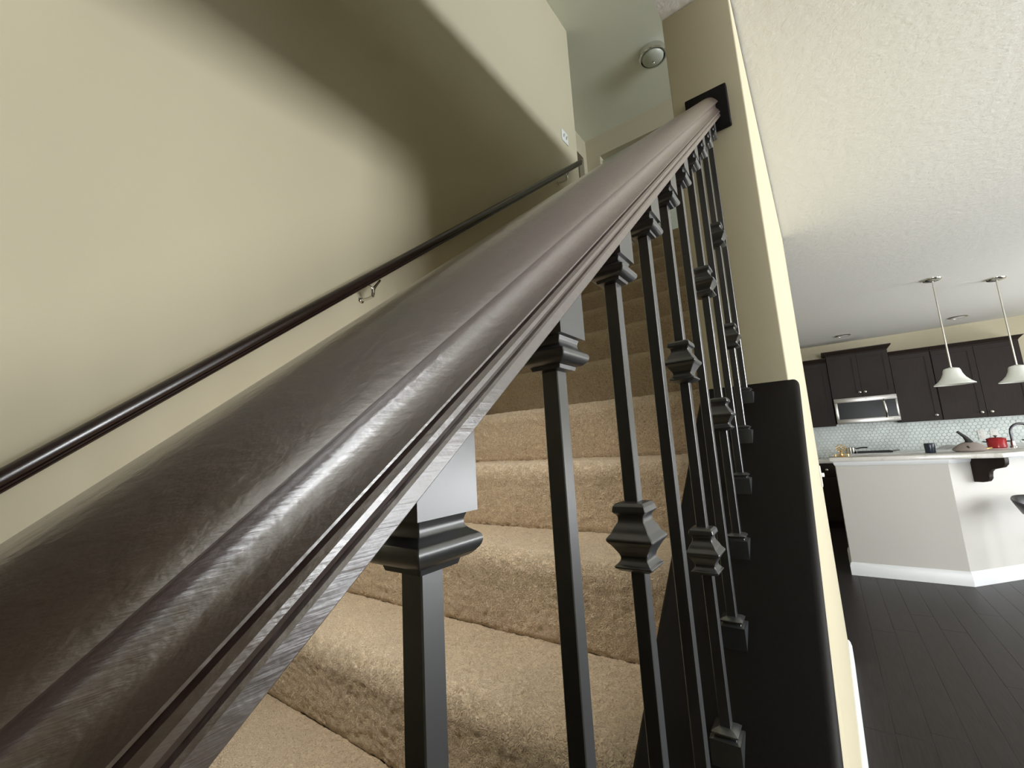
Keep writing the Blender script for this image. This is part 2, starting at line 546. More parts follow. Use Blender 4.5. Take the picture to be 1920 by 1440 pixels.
SW = PX0 - XL - 0.002
for i in range(15):
    fine = 0.0036 if 1 <= i <= 8 else (0.008 if i <= 10 else 0.02)
    pr = step_profile(i, fine)
    nx = int(SW / fine)
    xs = np.linspace(0, SW, nx)
    tang = np.gradient(pr, axis=0)
    nrm = np.column_stack([-tang[:, 1], tang[:, 0]])
    nrm /= np.linalg.norm(nrm, axis=1)[:, None]
    if nrm[-2][1] < 0:
        nrm = -nrm
    ny = len(pr)
    disp = np.zeros((ny, nx))
    if fine < 0.01:
        disp = 0.0007 * smooth_noise((ny, nx), 1) + 0.0004 * RNG.standard_normal((ny, nx)) + 0.0006 * smooth_noise((ny, nx), 10)
    Y = pr[:, 0][:, None] + nrm[:, 0][:, None] * disp
    Z = pr[:, 1][:, None] + nrm[:, 1][:, None] * disp
    X = np.broadcast_to(xs[None, :], Y.shape) + (0.0005 * RNG.standard_normal(Y.shape) if fine < 0.01 else 0)
    X = np.clip(X, 0.0, SW)
    V = np.column_stack([X.ravel(), Y.ravel(), Z.ravel()])
    idx = np.arange(ny * nx).reshape(ny, nx)
    F = np.stack([idx[:-1, :-1], idx[:-1, 1:], idx[1:, 1:], idx[1:, :-1]], -1).reshape(-1, 4)
    # closed body underneath
    b = len(V)
    zt = RISE if i else Z0
    V = np.vstack([V, [(0, 0.006, -0.02), (SW, 0.006, -0.02), (0, RUN + 0.004, zt - 0.05), (SW, RUN + 0.004, zt - 0.05)]])
    me = bpy.data.meshes.new('step')
    faces = F[:, ::-1]
    extra = np.array([[b, b + 1, b + 3, b + 2]])
    faces = np.vstack([faces, extra])
    me.vertices.add(len(V))
    me.vertices.foreach_set('co', V.astype(np.float32).ravel())
    me.loops.add(faces.size)
    me.loops.foreach_set('vertex_index', faces.astype(np.int32).ravel())
    me.polygons.add(len(faces))
    me.polygons.foreach_set('loop_start', np.arange(0, faces.size, 4, dtype=np.int32))
    me.update(calc_edges=True)
    me.validate()
    me.materials.append(CARPET)
    o = bpy.data.objects.new('step', me)
    COL.objects.link(o)
    o.parent = stairs
    o.location = (0, RUN * i, Z0 + RISE * (i - 1) if i else 0.0)

# ------------------------------------------------------------------ railing
rail_t = thing('stair_railing', 'dark wood stair railing with black iron balusters on a sloping wooden cap', 'railing', (PXC, PY0, 0))
RT = Vector((PXC, PY0, 0))


def sloped_profile(prof, xc, y_a, y_b):
    """prof (u,v) swept along the stair pitch; ends cut plumb at y_a and y_b; world coordinates"""
    rings = []
    for Y in (y_a, y_b):
        ring = []
        for u, v in prof:
            t = (Y + v * ST) / CT
            ring.append((xc + u, Y, EYE + v * CT + t * ST))
        rings.append(ring)
    return rings


half = [(0, -0.0186), (0.0060, -0.0189), (0.0110, -0.0200), (0.0155, -0.0221), (0.0200, -0.0256), (0.0245, -0.0302), (0.0283, -0.0350), (0.0298, -0.0376), (0.0302, -0.0387), (0.0297, -0.0393), (0.0280, -0.0398),
        (0.0256, -0.0408), (0.0234, -0.0430), (0.0224, -0.0460), (0.0228, -0.0495), (0.0245, -0.0529), (0.0271, -0.0558), (0.0294, -0.0577), (0.0296, -0.0585), (0.0266, -0.0592),
        (0.0298, -0.0602), (0.0313, -0.0620), (0.0316, -0.0640), (0.0308, -0.0657), (0.0300, -0.0662), (0.0280, -0.0670), (0.0300, -0.0678), (0.0308, -0.0690), (0.0308, -0.0745), (0.0300, -0.0752)]
prof = half + [(-u, v) for u, v in half[:0:-1]]


def local(mb, origin):
    mb.v = [tuple(Vector(p) - origin) for p in mb.v]
    return mb


hr = local(MB().rings(sloped_profile(prof, PXC, -0.60, PY0 - 0.020)), RT).build('handrail', RAILW, rail_t, smooth=28)
ros = local(MB().box(PXC - 0.0545, PXC + 0.0545, PY0 - 0.021, PY0, EYE + 0.843, EYE + 0.967), RT).build('rosette', CAPW, rail_t, bevel=0.004, seg=3)
# cap board
cw, ct_ = 0.1115, 0.030
vt = -0.856 * CT
cp = []
for sx, sv in ((1, 1), (1, -1), (-1, -1), (-1, 1)):
    r = 0.012
    for k in range(5):
        a = {(1, 1): H90, (1, -1): 0, (-1, -1): -H90, (-1, 1): math.pi}[(sx, sv)] - H90 * k / 4
        cp.append((sx * (cw - r) + r * math.cos(a), vt - ct_ / 2 + sv * (ct_ / 2 - r) + r * math.sin(a)))
local(MB().rings(sloped_profile(cp, PXC, -0.66, PY0)), RT).build('stair_cap', CAPW, rail_t, smooth=40)
# newel at the foot of the railing
zb = 0.0
nl = MB().box(PXC - 0.045, PXC + 0.045, -0.75, -0.66, 0, 1.02).box(PXC - 0.058, PXC + 0.058, -0.763, -0.647, 0.0, 0.16)
nl.rings([[(PXC + sx * h_, -0.705 + sy * h_, z) for sx, sy in ((1, 1), (-1, 1), (-1, -1), (1, -1))] for h_, z in ((0.045, 1.0), (0.060, 1.02), (0.060, 1.045), (0.040, 1.06), (0.0, 1.075))])
local(nl, RT).build('newel_post', RAILW, rail_t, bevel=0.003)


def smooth_secs(secs, n=4):
    # rounded profile through the given stations
    z = np.array([a for a, b in secs])
    h = np.array([b for a, b in secs])
    t = np.arange(len(secs), dtype=float)
    out = []
    for i in range(len(secs) - 1):
        p0, p1, p2, p3 = (np.array(secs[max(0, min(len(secs) - 1, i + k))]) for k in (-1, 0, 1, 2))
        for q in range(n):
            u = q / n
            c = 0.5 * ((2 * p1) + (-p0 + p2) * u + (2 * p0 - 5 * p1 + 4 * p2 - p3) * u * u + (-p0 + 3 * p1 - 3 * p2 + p3) * u ** 3)
            out.append((float(c[0]), float(c[1])))
    out.append(secs[-1])
    return out


def square_loft(secs, ch=0.12):
    rings = []
    for z, h in secs:
        c = h * ch
        rings.append([(h, h - c, z), (h - c, h, z), (-h + c, h, z), (-h, h - c, z), (-h, -h + c, z), (-h + c, -h, z), (h - c, -h, z), (h, -h + c, z)])
    return MB().rings(rings)


BS = 0.00625                     # half the bar's side
RAILB = 0.760                    # cap top to rail underside, measured plumb
bar_mb = square_loft([(-0.012, BS), (RAILB + 0.004, BS)], 0.10)
KN = [(0.0300, 0.0068), (0.0290, 0.0120), (0.0265, 0.0143), (0.0225, 0.0150), (0.0210, 0.0143), (0.0190, 0.0122), (0.0160, 0.0115), (0.0125, 0.0122), (0.0080, 0.0150), (0.0045, 0.0166), (0.0025, 0.0182), (0.0000, 0.0203), (-0.0022, 0.0203), (-0.0045, 0.0185),
      (-0.0060, 0.0172), (-0.0095, 0.0150), (-0.0135, 0.0126), (-0.0165, 0.0118), (-0.0190, 0.0124), (-0.0215, 0.0145), (-0.0232, 0.0163), (-0.0250, 0.0155), (-0.0275, 0.0115), (-0.0290, 0.0068)]
bal0 = None
ys = [0.123, 0.2457, 0.3695, 0.487, 0.602, 0.7135, 0.832, 0.948, 1.066, 1.184]
zr = 0.0


def collar_mesh():
    # pitch collar: block cut to the rail's underside, cove, roll and lip below
    h = 0.0172
    mb = MB()
    zb = RAILB - 0.032 - 0.0 
    top = [(h, h), (-h, h), (-h, -h), (h, -h)]
    lo = [(x, y, zb) for x, y in top]
    hi = [(x, y, RAILB + TAN * y + 0.001) for x, y in top]
    mb.rings([lo, hi])
    mb2 = square_loft([(zb, 0.0168), (zb - 0.0004, 0.0140)] + smooth_secs([(zb - 0.0010, 0.0138), (zb - 0.0035, 0.0130), (zb - 0.0060, 0.0134), (zb - 0.0078, 0.0152), (zb - 0.0098, 0.0180), (zb - 0.0120, 0.0188), (zb - 0.0150, 0.0178), (zb - 0.0178, 0.0150), (zb - 0.0188, 0.0128)]) + [(zb - 0.0190, 0.0116), (zb - 0.0215, 0.0108), (zb - 0.0225, 0.0070)], 0.03)
    mb.add(mb2.v, mb2.f)
    return mb


def shoe_mesh():
    h = 0.0172
    mb = MB()
    top = [(h, h), (-h, h), (-h, -h), (h, -h)]
    z1 = TAN * h + 0.0015
    mb.rings([[(x, y, TAN * y - 0.002) for x, y in top], [(x, y, z1) for x, y in top]])
    mb2 = square_loft([(z1, 0.0165), (z1 + 0.0015, 0.0125), (z1 + 0.0035, 0.0120), (z1 + 0.0055, 0.0145), (z1 + 0.0070, 0.0148), (z1 + 0.0095, 0.0115), (z1 + 0.0110, 0.0070)], 0.03)
    mb.add(mb2.v, mb2.f)
    return mb


knuckle_me = None
for i, yf in enumerate(ys):
    yc = yf + BS
    if bal0 is None:
        bal = bar_mb.build('baluster', IRON, rail_t, smooth=30)
        co = collar_mesh().build('collar', IRON, bal, smooth=28)
        sh = shoe_mesh().build('shoe', IRON, bal, smooth=28)
        bal0 = (bal.data, co.data, sh.data)
    else:
        bal = bpy.data.objects.new('baluster', bal0[0])
        COL.objects.link(bal)
        bal.parent = rail_t
        for nm, me in (('collar', bal0[1]), ('shoe', bal0[2])):
            c = bpy.data.objects.new(nm, me)
            COL.objects.link(c)
            c.parent = bal
    bal.location = (0, yc - PY0, cap_z(yc))
    if i % 2 == 0:
        for kz in (0.476, 0.229):
            if knuckle_me is None:
                k = square_loft(KN[:2] + smooth_secs(KN[2:-1]) + KN[-1:], 0.05).build('knuckle', IRON, bal, smooth=28)
                knuckle_me = k.data
            else:
                k = bpy.data.objects.new('knuckle', knuckle_me)
                COL.objects.link(k)
                k.parent = bal
            k.location = (0, 0, kz)

# ------------------------------------------------------------------ wall handrail
wr = thing('wall_handrail', 'dark wood handrail on silver brackets along the khaki stair wall', 'handrail', (XL, 1.2, 2.0))
WO = Vector((XL, 1.2, 2.0))
wh = [(0, .0225), (.006, .0217), (.012, .0190), (.017, .0142), (.0205, .0080), (.0215, .0010), (.0208, -.0050), (.0186, -.0092), (.0166, -.0108), (.0148, -.0118),
      (.0174, -.0127), (.0183, -.0146), (.0172, -.0166), (.0148, -.0177), (.0170, -.0187), (.0177, -.0205), (.0165, -.0225), (.010, -.0236), (0, -.0238)]
wp = [(u, v - 0.0705) for u, v in wh] + [(-u, v - 0.0705) for u, v in wh[-2:0:-1]]
local(MB().rings(sloped_profile(wp, XL + 0.085, -0.45, 3.27)), WO).build('rail', WRAILW, wr, smooth=35)


def wall_bracket(y):
    zr_ = EYE + (-0.0715 * CT + ((y - 0.0715 * ST) / CT) * ST)   # rail centre
    # rail underside at y
    zc = EYE + TAN * y - 0.0715 / CT
    mb = MB()
    x1 = XL + 0.085
    zb_ = zc - 0.034
    mb.tube([(XL + 0.004, y, zb_ - 0.050), (XL + 0.035, y, zb_ - 0.054), (XL + 0.060, y, zb_ - 0.056), (x1 - 0.004, y, zb_ - 0.052), (x1, y, zb_ - 0.040), (x1, y, zb_ - 0.018)], [0.007, 0.006, 0.006, 0.007, 0.0075, 0.0085], 12)
    mb.tube([(x1, y, zb_ - 0.024), (x1, y - 0.014, zb_ - 0.016), (x1, y - 0.030, zb_ - 0.014)], [0.007, 0.0055, 0.005], 10)
    mb.tube([(x1, y, zb_ - 0.024), (x1, y + 0.018, zb_ + 0.002), (x1, y + 0.036, zb_ + 0.026)], [0.007, 0.0055, 0.005], 10)
    rs = [[(XL + d, y + r * math.cos(2 * math.pi * k / 20), zb_ - 0.050 + r * math.sin(2 * math.pi * k / 20)) for k in range(20)] for d, r in ((0, 0.014), (0.004, 0.014), (0.008, 0.010), (0.009, 0.008))]
    mb.rings(rs)
    return local(mb, WO).build('bracket', CHROME, wr, smooth=40)


for yb in (0.0, 1.06, 2.98):
    wall_bracket(yb)

# ------------------------------------------------------------------ switches and upstairs lamp


def switch_plate(name, loc, rot, toggles, label):
    t = thing(name, label, 'light switch', loc)
    t.rotation_euler = rot
    wd = 0.07 + 0.046 * (toggles - 1)
    MB().box(-wd / 2, wd / 2, -0.006, 0, -0.057, 0.057).build('plate', PLATE, t, bevel=0.002)
    for k in range(toggles):
        x = (k - (toggles - 1) / 2) * 0.046
        MB().box(x - 0.005, x + 0.005, -0.020, -0.005, -0.002, 0.016).build('toggle', PLATE, t, bevel=0.0015)
        MB().box(x - 0.009, x + 0.009, -0.0068, -0.0055, -0.014, 0.014).build('toggle_slot', plain('slot_grey', (0.35, 0.35, 0.32), 0.5), t)
    return t


switch_plate('light_switch', (XL, 3.17, 2.745 + EYE), (0, 0, H90), 2, 'white double toggle switch plate on the stair wall above the handrail')
switch_plate('light_switch', (PX1, 3.09, 1.045 + 0.01), (0, 0, H90), 2, 'white switch plate seen edge-on at the far end of the stair wall')

lamp = thing('ceiling_lamp', 'flush ceiling lamp with nickel ring and frosted bowl above the stairs', 'lamp', (-0.93, 4.20, HU))
MB().lathe([(0.0, 0), (0.130, 0), (0.137, -0.004), (0.140, -0.030), (0.141, -0.066), (0.136, -0.072), (0.126, -0.070), (0.122, -0.060), (0.120, -0.02), (0.0, -0.02)], n=48).build('ring', CHROME, lamp, smooth=30)
MB().lathe([(0.112, -0.050), (0.108, -0.074), (0.095, -0.090), (0.070, -0.102), (0.036, -0.109), (0.0, -0.111)], n=40).build('bowl', plain('lamp_bowl_glass', (0.50, 0.53, 0.45), 0.3), lamp, smooth=60)
MB().lathe([(0.0, -0.114), (0.013, -0.116), (0.014, -0.124), (0.007, -0.128), (0.011, -0.136), (0.006, -0.146), (0.0, -0.148)], n=20).build('finial', CHROME, lamp, smooth=50)

# ------------------------------------------------------------------ kitchen: wall cabinets


def panel_door(x0, x1, z0, z1, y, parent, knob=None, fr=0.055):
    """shaker door whose face is at y (facing -y)"""
    mb = MB().box(x0, x1, y + 0.008, y + 0.020, z0, z1)
    mb.box(x0, x0 + fr, y, y + 0.008, z0, z1).box(x1 - fr, x1, y, y + 0.008, z0, z1)
    mb.box(x0 + fr, x1 - fr, y, y + 0.008, z0, z0 + fr).box(x0 + fr, x1 - fr, y, y + 0.008, z1 - fr, z1)
    d = mb.build('door', CABW, parent)
    if knob:
        k = MB().lathe([(0.006, 0), (0.006, 0.012), (0.015, 0.018), (0.017, 0.024), (0.012, 0.030), (0.0, 0.032)], n=16).build('knob', NICKEL, d, smooth=50)
        k.matrix_local = Matrix.Translation((knob[0], y, knob[1])) @ Matrix.Rotation(H90, 4, 'X')
    return d


def wall_cabinet(x0, x1, z0, z1, yf, doors, label, crown, left=True, right=True):
    t = thing('wall_cabinet', label, 'cabinet', (0, 0, 0), 'dark upper cabinets')
    t.location = ((x0 + x1) / 2, YK, z0)
    off = Vector(t.location)
    body = local(MB().box(x0, x1, yf + 0.021, YK, z0, z1), off).build('body', CABW, t)
    for (a, b, kn) in doors:
        local_y = yf - off.y
        panel_door(a - off.x, b - off.x, 0.004, z1 - z0 - 0.004, local_y, t, (kn[0] - off.x, kn[1] - z0) if kn else None)
    # crown moulding with a flared profile
    e = 0.045
    xa, xb = x0 - (e if left else 0), x1 + (e if right else 0)
    rings = []
    for k, (d, z) in enumerate(((0.0, 0.0), (0.004, 0.012), (0.010, 0.018), (0.030, 0.040), (0.040, 0.052), (0.045, 0.055), (0.045, crown))):
        l_ = x0 - (d if left else 0)
        r_ = x1 + (d if right else 0)
        rings.append([(l_, YK, z1 + z), (r_, YK, z1 + z), (r_, yf - d, z1 + z), (l_, yf - d, z1 + z)])
    local(MB().rings(rings), off).build('crown', CABW, t)
    return t


YFU = 7.63
wall_cabinet(-0.62, 0.153, 1.372, 2.285, YFU, [(-0.615, -0.235, None), (-0.230, 0.149, (-0.19, 1.44))], 'dark upper cabinet left of the microwave, partly behind the stair wall', 0.065, True, False)
wall_cabinet(0.157, 0.836, 1.750, 2.362, YFU - 0.03, [(0.161, 0.4955, (0.470, 1.815)), (0.4985, 0.832, (0.528, 1.815))], 'taller two-door dark cabinet above the microwave', 0.068)
wall_cabinet(0.840, 1.243, 1.366, 2.262, YFU, [(0.844, 1.239, (1.190, 1.433))], 'dark single-door upper cabinet just right of the microwave', 0.05, False, False)
wall_cabinet(1.247, 2.025, 1.366, 2.262, YFU, [(1.251, 1.635, (1.592, 1.430)), (1.639, 2.021, (1.676, 1.430))], 'dark two-door upper cabinet behind the pendants, at the right end', 0.05, False, True)

# ------------------------------------------------------------------ microwave
mw = thing('microwave', 'stainless over-range microwave hung under the tall dark cabinet', 'microwave', (0.50, YK, 1.395))
x0, x1, z0, z1, yf = -0.335, 0.335, 0.0, 0.350, -0.43
MB().box(x0, x1, yf + 0.02, 0, z0, z1).build('body', STEEL, mw, bevel=0.004)
fr = MB().box(x0, x1, yf, yf + 0.02, z1 - 0.062, z1).box(x0, x1, yf, yf + 0.02, z0, z0 + 0.060).box(x0, x0 + 0.035, yf, yf + 0.02, z0 + 0.06, z1 - 0.062).box(x1 - 0.022, x1, yf, yf + 0.02, z0 + 0.06, z1 - 0.062)
fr.build('frame', STEEL, mw, bevel=0.002)
MB().box(x0 + 0.035, 0.185, yf + 0.006, yf + 0.02, z0 + 0.06, z1 - 0.062).build('window', BLACKG, mw)
MB().box(0.215, x1 - 0.022, yf + 0.004, yf + 0.02, z0 + 0.06, z1 - 0.062).build('control_panel', BLACKG, mw)
MB().tube([(0.200, yf + 0.004, z0 + 0.055), (0.200, yf - 0.022, z0 + 0.085), (0.200, yf - 0.032, z0 + 0.17), (0.200, yf - 0.022, z1 - 0.085), (0.200, yf + 0.004, z1 - 0.055)], [0.010, 0.013, 0.015, 0.013, 0.010], 12).build('handle', CHROME, mw, smooth=50)
for k in range(3):
    MB().box(0.248 + 0.030 * k, 0.268 + 0.030 * k, yf - 0.002, yf, z0 + 0.026, z0 + 0.036).build('button', PLATE, mw, bevel=0.001)
MB().lathe([(0.009, 0), (0.009, 0.002), (0.0, 0.003)], n=16).build('badge', PLATE, mw).matrix_local = Matrix.Translation((0.02, yf, z1 - 0.031)) @ Matrix.Rotation(H90, 4, 'X')

# ------------------------------------------------------------------ backsplash
bs = MB().box(-0.62, 2.75, YK - 0.006, YK, 0.915, 1.395).build('backsplash', GROUT, wall_back)
bs['label'] = 'pearly pale green mosaic backsplash between counter and upper cabinets'
mb = MB()
R_ = 0.026
zz, row = 0.93, 0
while zz < 1.39:
    xx = -0.60 + (R_ * 0.9 if row % 2 else 0)
    while xx < 2.74:
        a0 = random.uniform(-0.0012, 0.0012)
        b0 = random.uniform(-0.0012, 0.0012)
        outer, inner = [], []
        for k in range(6):
            a = math.pi / 6 + k * math.pi / 3
            c_, s_ = math.cos(a), math.sin(a)
            outer.append((xx + 0.0245 * c_, YK - 0.006, zz + 0.0245 * s_))
            inner.append((xx + 0.0215 * c_, YK - 0.0105 + a0 * c_ + b0 * s_, zz + 0.0215 * s_))
        n0 = len(mb.v)
        mb.v += outer + inner
        for k in range(6):
            mb.f.append((n0 + k, n0 + (k + 1) % 6, n0 + 6 + (k + 1) % 6, n0 + 6 + k))
        mb.f.append(tuple(n0 + 6 + k for k in range(6)))
        xx += R_ * 1.8
    zz += R_ * 1.56
    row += 1
o = mb.build('mosaic_tile', TILE, bs)
o['kind'] = 'stuff'


def outlet(x, z, label):
    t = thing('wall_outlet', label, 'outlet', (x, YK - 0.011, z), 'outlets on the backsplash')
    MB().box(-0.036, 0.036, -0.006, 0, -0.058, 0.058).build('plate', PLATE, t, bevel=0.002)
    for s in (-0.022, 0.022):
        MB().box(-0.016, 0.016, -0.0085, -0.005, s - 0.014, s + 0.014).build('socket', PLATE, t, bevel=0.002)
    return t


outlet(1.615, 1.155, 'white outlet plate on the backsplash, left of the pair by the faucet')
outlet(1.725, 1.155, 'white outlet plate on the backsplash, right of the pair by the faucet')

# ------------------------------------------------------------------ base cabinets, counter and range


def base_cabinet(x0, x1, label, nd):
    t = thing('base_cabinet', label, 'cabinet', ((x0 + x1) / 2, YK, 0), 'dark base cabinets')
    hw = (x1 - x0) / 2
    MB().box(-hw, hw, -0.60, -0.022, 0.10, 0.872).box(-hw, hw, -0.54, -0.022, 0.0, 0.10).build('body', CABW, t)
    wd = 2 * hw / nd
    for k in range(nd):
        a, b = -hw + k * wd + 0.003, -hw + (k + 1) * wd - 0.003
        panel_door(a, b, 0.11, 0.68, -0.622, t, ((b - 0.04) if k % 2 == 0 else (a + 0.04), 0.63))
        d = MB().box(a, b, -0.622, -0.602, 0.70, 0.868).build('drawer', CABW, t, bevel=0.003)
        k_ = MB().lathe([(0.006, 0), (0.006, 0.012), (0.015, 0.018), (0.017, 0.024), (0.012, 0.030), (0.0, 0.032)], n=16).build('knob', NICKEL, d, smooth=50)
        k_.matrix_local = Matrix.Translation(((a + b) / 2, -0.622, 0.785)) @ Matrix.Rotation(H90, 4, 'X')
    return t


base_cabinet(-0.62, 0.150, 'dark base cabinet left of the range, seen past the island', 2)
base_cabinet(0.850, 2.70, 'long dark base cabinet right of the range, behind the island', 4)
tag(MB().box(-0.62, 0.148, YK - 0.635, YK - 0.0065, 0.8725, 0.914).build('worktop', STONE, bevel=0.003), 'short pale worktop left of the range', 'worktop')
tag(MB().box(0.852, 2.72, YK - 0.635, YK - 0.0065, 0.8725, 0.914).build('worktop', STONE, bevel=0.003), 'long pale worktop right of the range', 'worktop')
rg = thing('range', 'black and steel cooking range below the microwave', 'range', (0.50, YK, 0))
MB().box(-0.345, 0.345, -0.62, -0.026, 0.0, 0.905).build('body', STEEL, rg, bevel=0.004)
MB().box(-0.345, 0.345, -0.64, -0.026, 0.906, 0.922).build('cooktop', BLACKG, rg, bevel=0.003)
MB().box(-0.30, 0.30, -0.645, -0.621, 0.16, 0.70).build('oven_door', BLACKG, rg, bevel=0.004)
MB().tube([(-0.27, -0.675, 0.745), (0.27, -0.675, 0.745)], 0.011, 12).build('handle', STEEL, rg, smooth=50)
for s in (-0.20, 0.14):
    g = MB()
    for q in range(4):
        g.box(s - 0.13, s + 0.19, -0.56 + q * 0.15, -0.545 + q * 0.15, 0.935, 0.953)
    g.box(s - 0.13, s - 0.115, -0.56, -0.095, 0.922, 0.953).box(s + 0.175, s + 0.19, -0.56, -0.095, 0.922, 0.953)
    g.build('grate', BLACKM, rg, bevel=0.003)
pot = thing('saucepan', 'small stainless saucepan standing at the left of the cooktop', 'pan', (0.255, YK - 0.40, 0.9532))
MB().lathe([(0.0, 0), (0.058, 0), (0.062, 0.004), (0.062, 0.112), (0.065, 0.115), (0.060, 0.116), (0.058, 0.11), (0.058, 0.01), (0, 0.008)], n=32).build('body', CHROME, pot, smooth=40)
MB().tube([(0.06, 0.0, 0.095), (0.12, 0.02, 0.105), (0.19, 0.03, 0.105)], [0.007, 0.009, 0.010], 10).build('handle', BLACKM, pot, smooth=50)

gd = thing('griddle', 'long black griddle pan lying across the cooktop grates', 'pan', (0.52, YK - 0.36, 0.9532))
MB().box(-0.19, 0.17, -0.11, 0.11, 0.0, 0.010).box(-0.19, 0.17, -0.11, -0.10, 0.010, 0.056).box(-0.19, 0.17, 0.10, 0.11, 0.010, 0.056).box(-0.19, -0.18, -0.10, 0.10, 0.010, 0.056).box(0.16, 0.17, -0.10, 0.10, 0.010, 0.056).build('body', BLACKM, gd)
MB().tube([(0.17, 0.0, 0.045), (0.21, 0.0, 0.056), (0.25, 0.0, 0.060)], [0.008, 0.010, 0.009], 10).build('handle', STEEL, gd, smooth=50)

# ------------------------------------------------------------------ island
isl = thing('kitchen_island', 'greige island with angled side and white baseboard under a pale bar top', 'island', (0.42, 5.6, 0))
IO = Vector((0.42, 5.6, 0))
A_ = (0.042, 5.130)
B_ = (0.807, 5.125)
dv = Vector((0.680, 0.733)).normalized()
Lg = 2.1
C_ = (B_[0] + dv.x * Lg, B_[1] + dv.y * Lg)
nv = Vector((-dv.y, dv.x))
dep = 0.62
D_ = (C_[0] + nv.x * dep, C_[1] + nv.y * dep)
# inner corner of the two wings
ty = A_[1] + dep
p0 = Vector(B_) + nv * dep
k = (ty - p0.y) / dv.y
E_ = (p0.x + dv.x * k, ty)
F_ = (A_[0], ty)
poly = [A_, B_, C_, D_, E_, F_]
local(MB().prism(poly, 'z', 0, 1.018), IO).build('body', ISLAND, isl)


def offset_strip(name, pts, prof, mat):
    """profile (out, z) carried along the outer faces A-B-C"""
    n1 = Vector((pts[1][0] - pts[0][0], pts[1][1] - pts[0][1])).normalized()
    n1 = Vector((n1.y, -n1.x))
    n2 = Vector((pts[2][0] - pts[1][0], pts[2][1] - pts[1][1])).normalized()
    n2 = Vector((n2.y, -n2.x))
    bis = (n1 + n2).normalized()
    bis = bis / bis.dot(n1)
    rings = []
    # left return
    for (P, d) in ((Vector(pts[0]) + Vector((0, dep)), Vector((-1, 0))), (Vector(pts[0]), n1 + Vector((-1, 0))), (Vector(pts[1]), bis), (Vector(pts[2]), n2)):
        rings.append([(P.x + d.x * o_, P.y + d.y * o_, z) for o_, z in prof])
    return local(MB().rings(rings), IO).build(name, mat, isl, smooth=25)


offset_strip('baseboard', (A_, B_, C_), [(a - 0.001, b) for a, b in BB], WHITE)
offset_strip('top_trim', (A_, B_, C_), [(-0.001, 0.978), (0.006, 0.980), (0.010, 0.990), (0.014, 1.000), (0.014, 1.018), (-0.001, 1.018)], WHITE)
ov = 0.255
A2 = (A_[0] - 0.04, A_[1] - 0.035)
bq = Vector(B_) + Vector((dv.y, -dv.x)) * ov
k = (A2[1] - bq.y) / dv.y
B2 = (bq.x + dv.x * k, A2[1])
C2 = (bq.x + dv.x * (Lg + 0.1), bq.y + dv.y * (Lg + 0.1))
top = [A2, B2, C2, (D_[0] + dv.x * 0.1 + nv.x * 0.12, D_[1] + dv.y * 0.1 + nv.y * 0.12), (E_[0] - 0.03, E_[1] + 0.12), (F_[0] - 0.04, F_[1] + 0.12)]
ct = tag(MB().prism(top, 'z', 1.0185, 1.056).build('worktop', STONE, bevel=0.006), 'pale veined stone bar top lying on the island', 'worktop')
# corbel under the overhang
cb = thing('corbel', 'dark curved wooden corbel under the bar overhang', 'corbel')
q0 = Vector((0.970, 5.297))
cb.location = (q0.x, q0.y, 1.018)
cb.rotation_euler = (0, 0, math.atan2(dv.y, dv.x))
out = [(0, 0), (0, -0.205), (-0.060, -0.205), (-0.092, -0.196), (-0.108, -0.172), (-0.110, -0.150), (-0.116, -0.118), (-0.135, -0.098), (-0.165, -0.090), (-0.205, -0.080), (-0.226, -0.055), (-0.230, -0.030), (-0.230, 0)]
out = [(a, b) for a, b in out]
MB().prism([(a, b) for a, b in out], 'x', 0.0, 0.048).build('bracket', CABW, cb, bevel=0.003)

# ------------------------------------------------------------------ things on the bar top
ZT = 1.0562
cup = thing('canister', 'dark navy straight-sided canister on the island bar top', 'canister', (0.765, 5.48, ZT))
MB().lathe([(0.0, 0), (0.034, 0), (0.037, 0.004), (0.038, 0.082), (0.036, 0.088), (0.032, 0.089), (0.030, 0.084), (0.030, 0.01), (0, 0.01)], n=32).build('body', NAVY, cup, smooth=40)

fig = thing('trivet_stand', 'small gold openwork stand at the left corner of the bar top', 'ornament', (0.105, 5.24, ZT))
mb = MB()
mb.lathe([(0.0, 0), (0.016, 0), (0.017, 0.004), (0.006, 0.008), (0.004, 0.03), (0.007, 0.034), (0.0, 0.036)], n=16)
mb.tube([(-0.026, 0, 0.014), (0.026, 0, 0.014)], 0.003, 8)
mb.tube([(-0.026, 0, 0.002), (-0.026, 0, 0.016)], 0.004, 8)
mb.tube([(0.026, 0, 0.002), (0.026, 0, 0.016)], 0.004, 8)
for k in range(7):
    a = k * 2 * math.pi / 7
    cx, cz = 0.014 * math.cos(a), 0.050 + 0.014 * math.sin(a)
    mb.tube([(cx + 0.007 * math.cos(b), 0, cz + 0.007 * math.sin(b)) for b in [j * 2 * math.pi / 10 for j in range(11)]], 0.0018, 6)
mb.v = [(x * 1.9, y * 1.9, z * 1.65) for x, y, z in mb.v]
mb.build('frame', GOLD, fig, smooth=50)

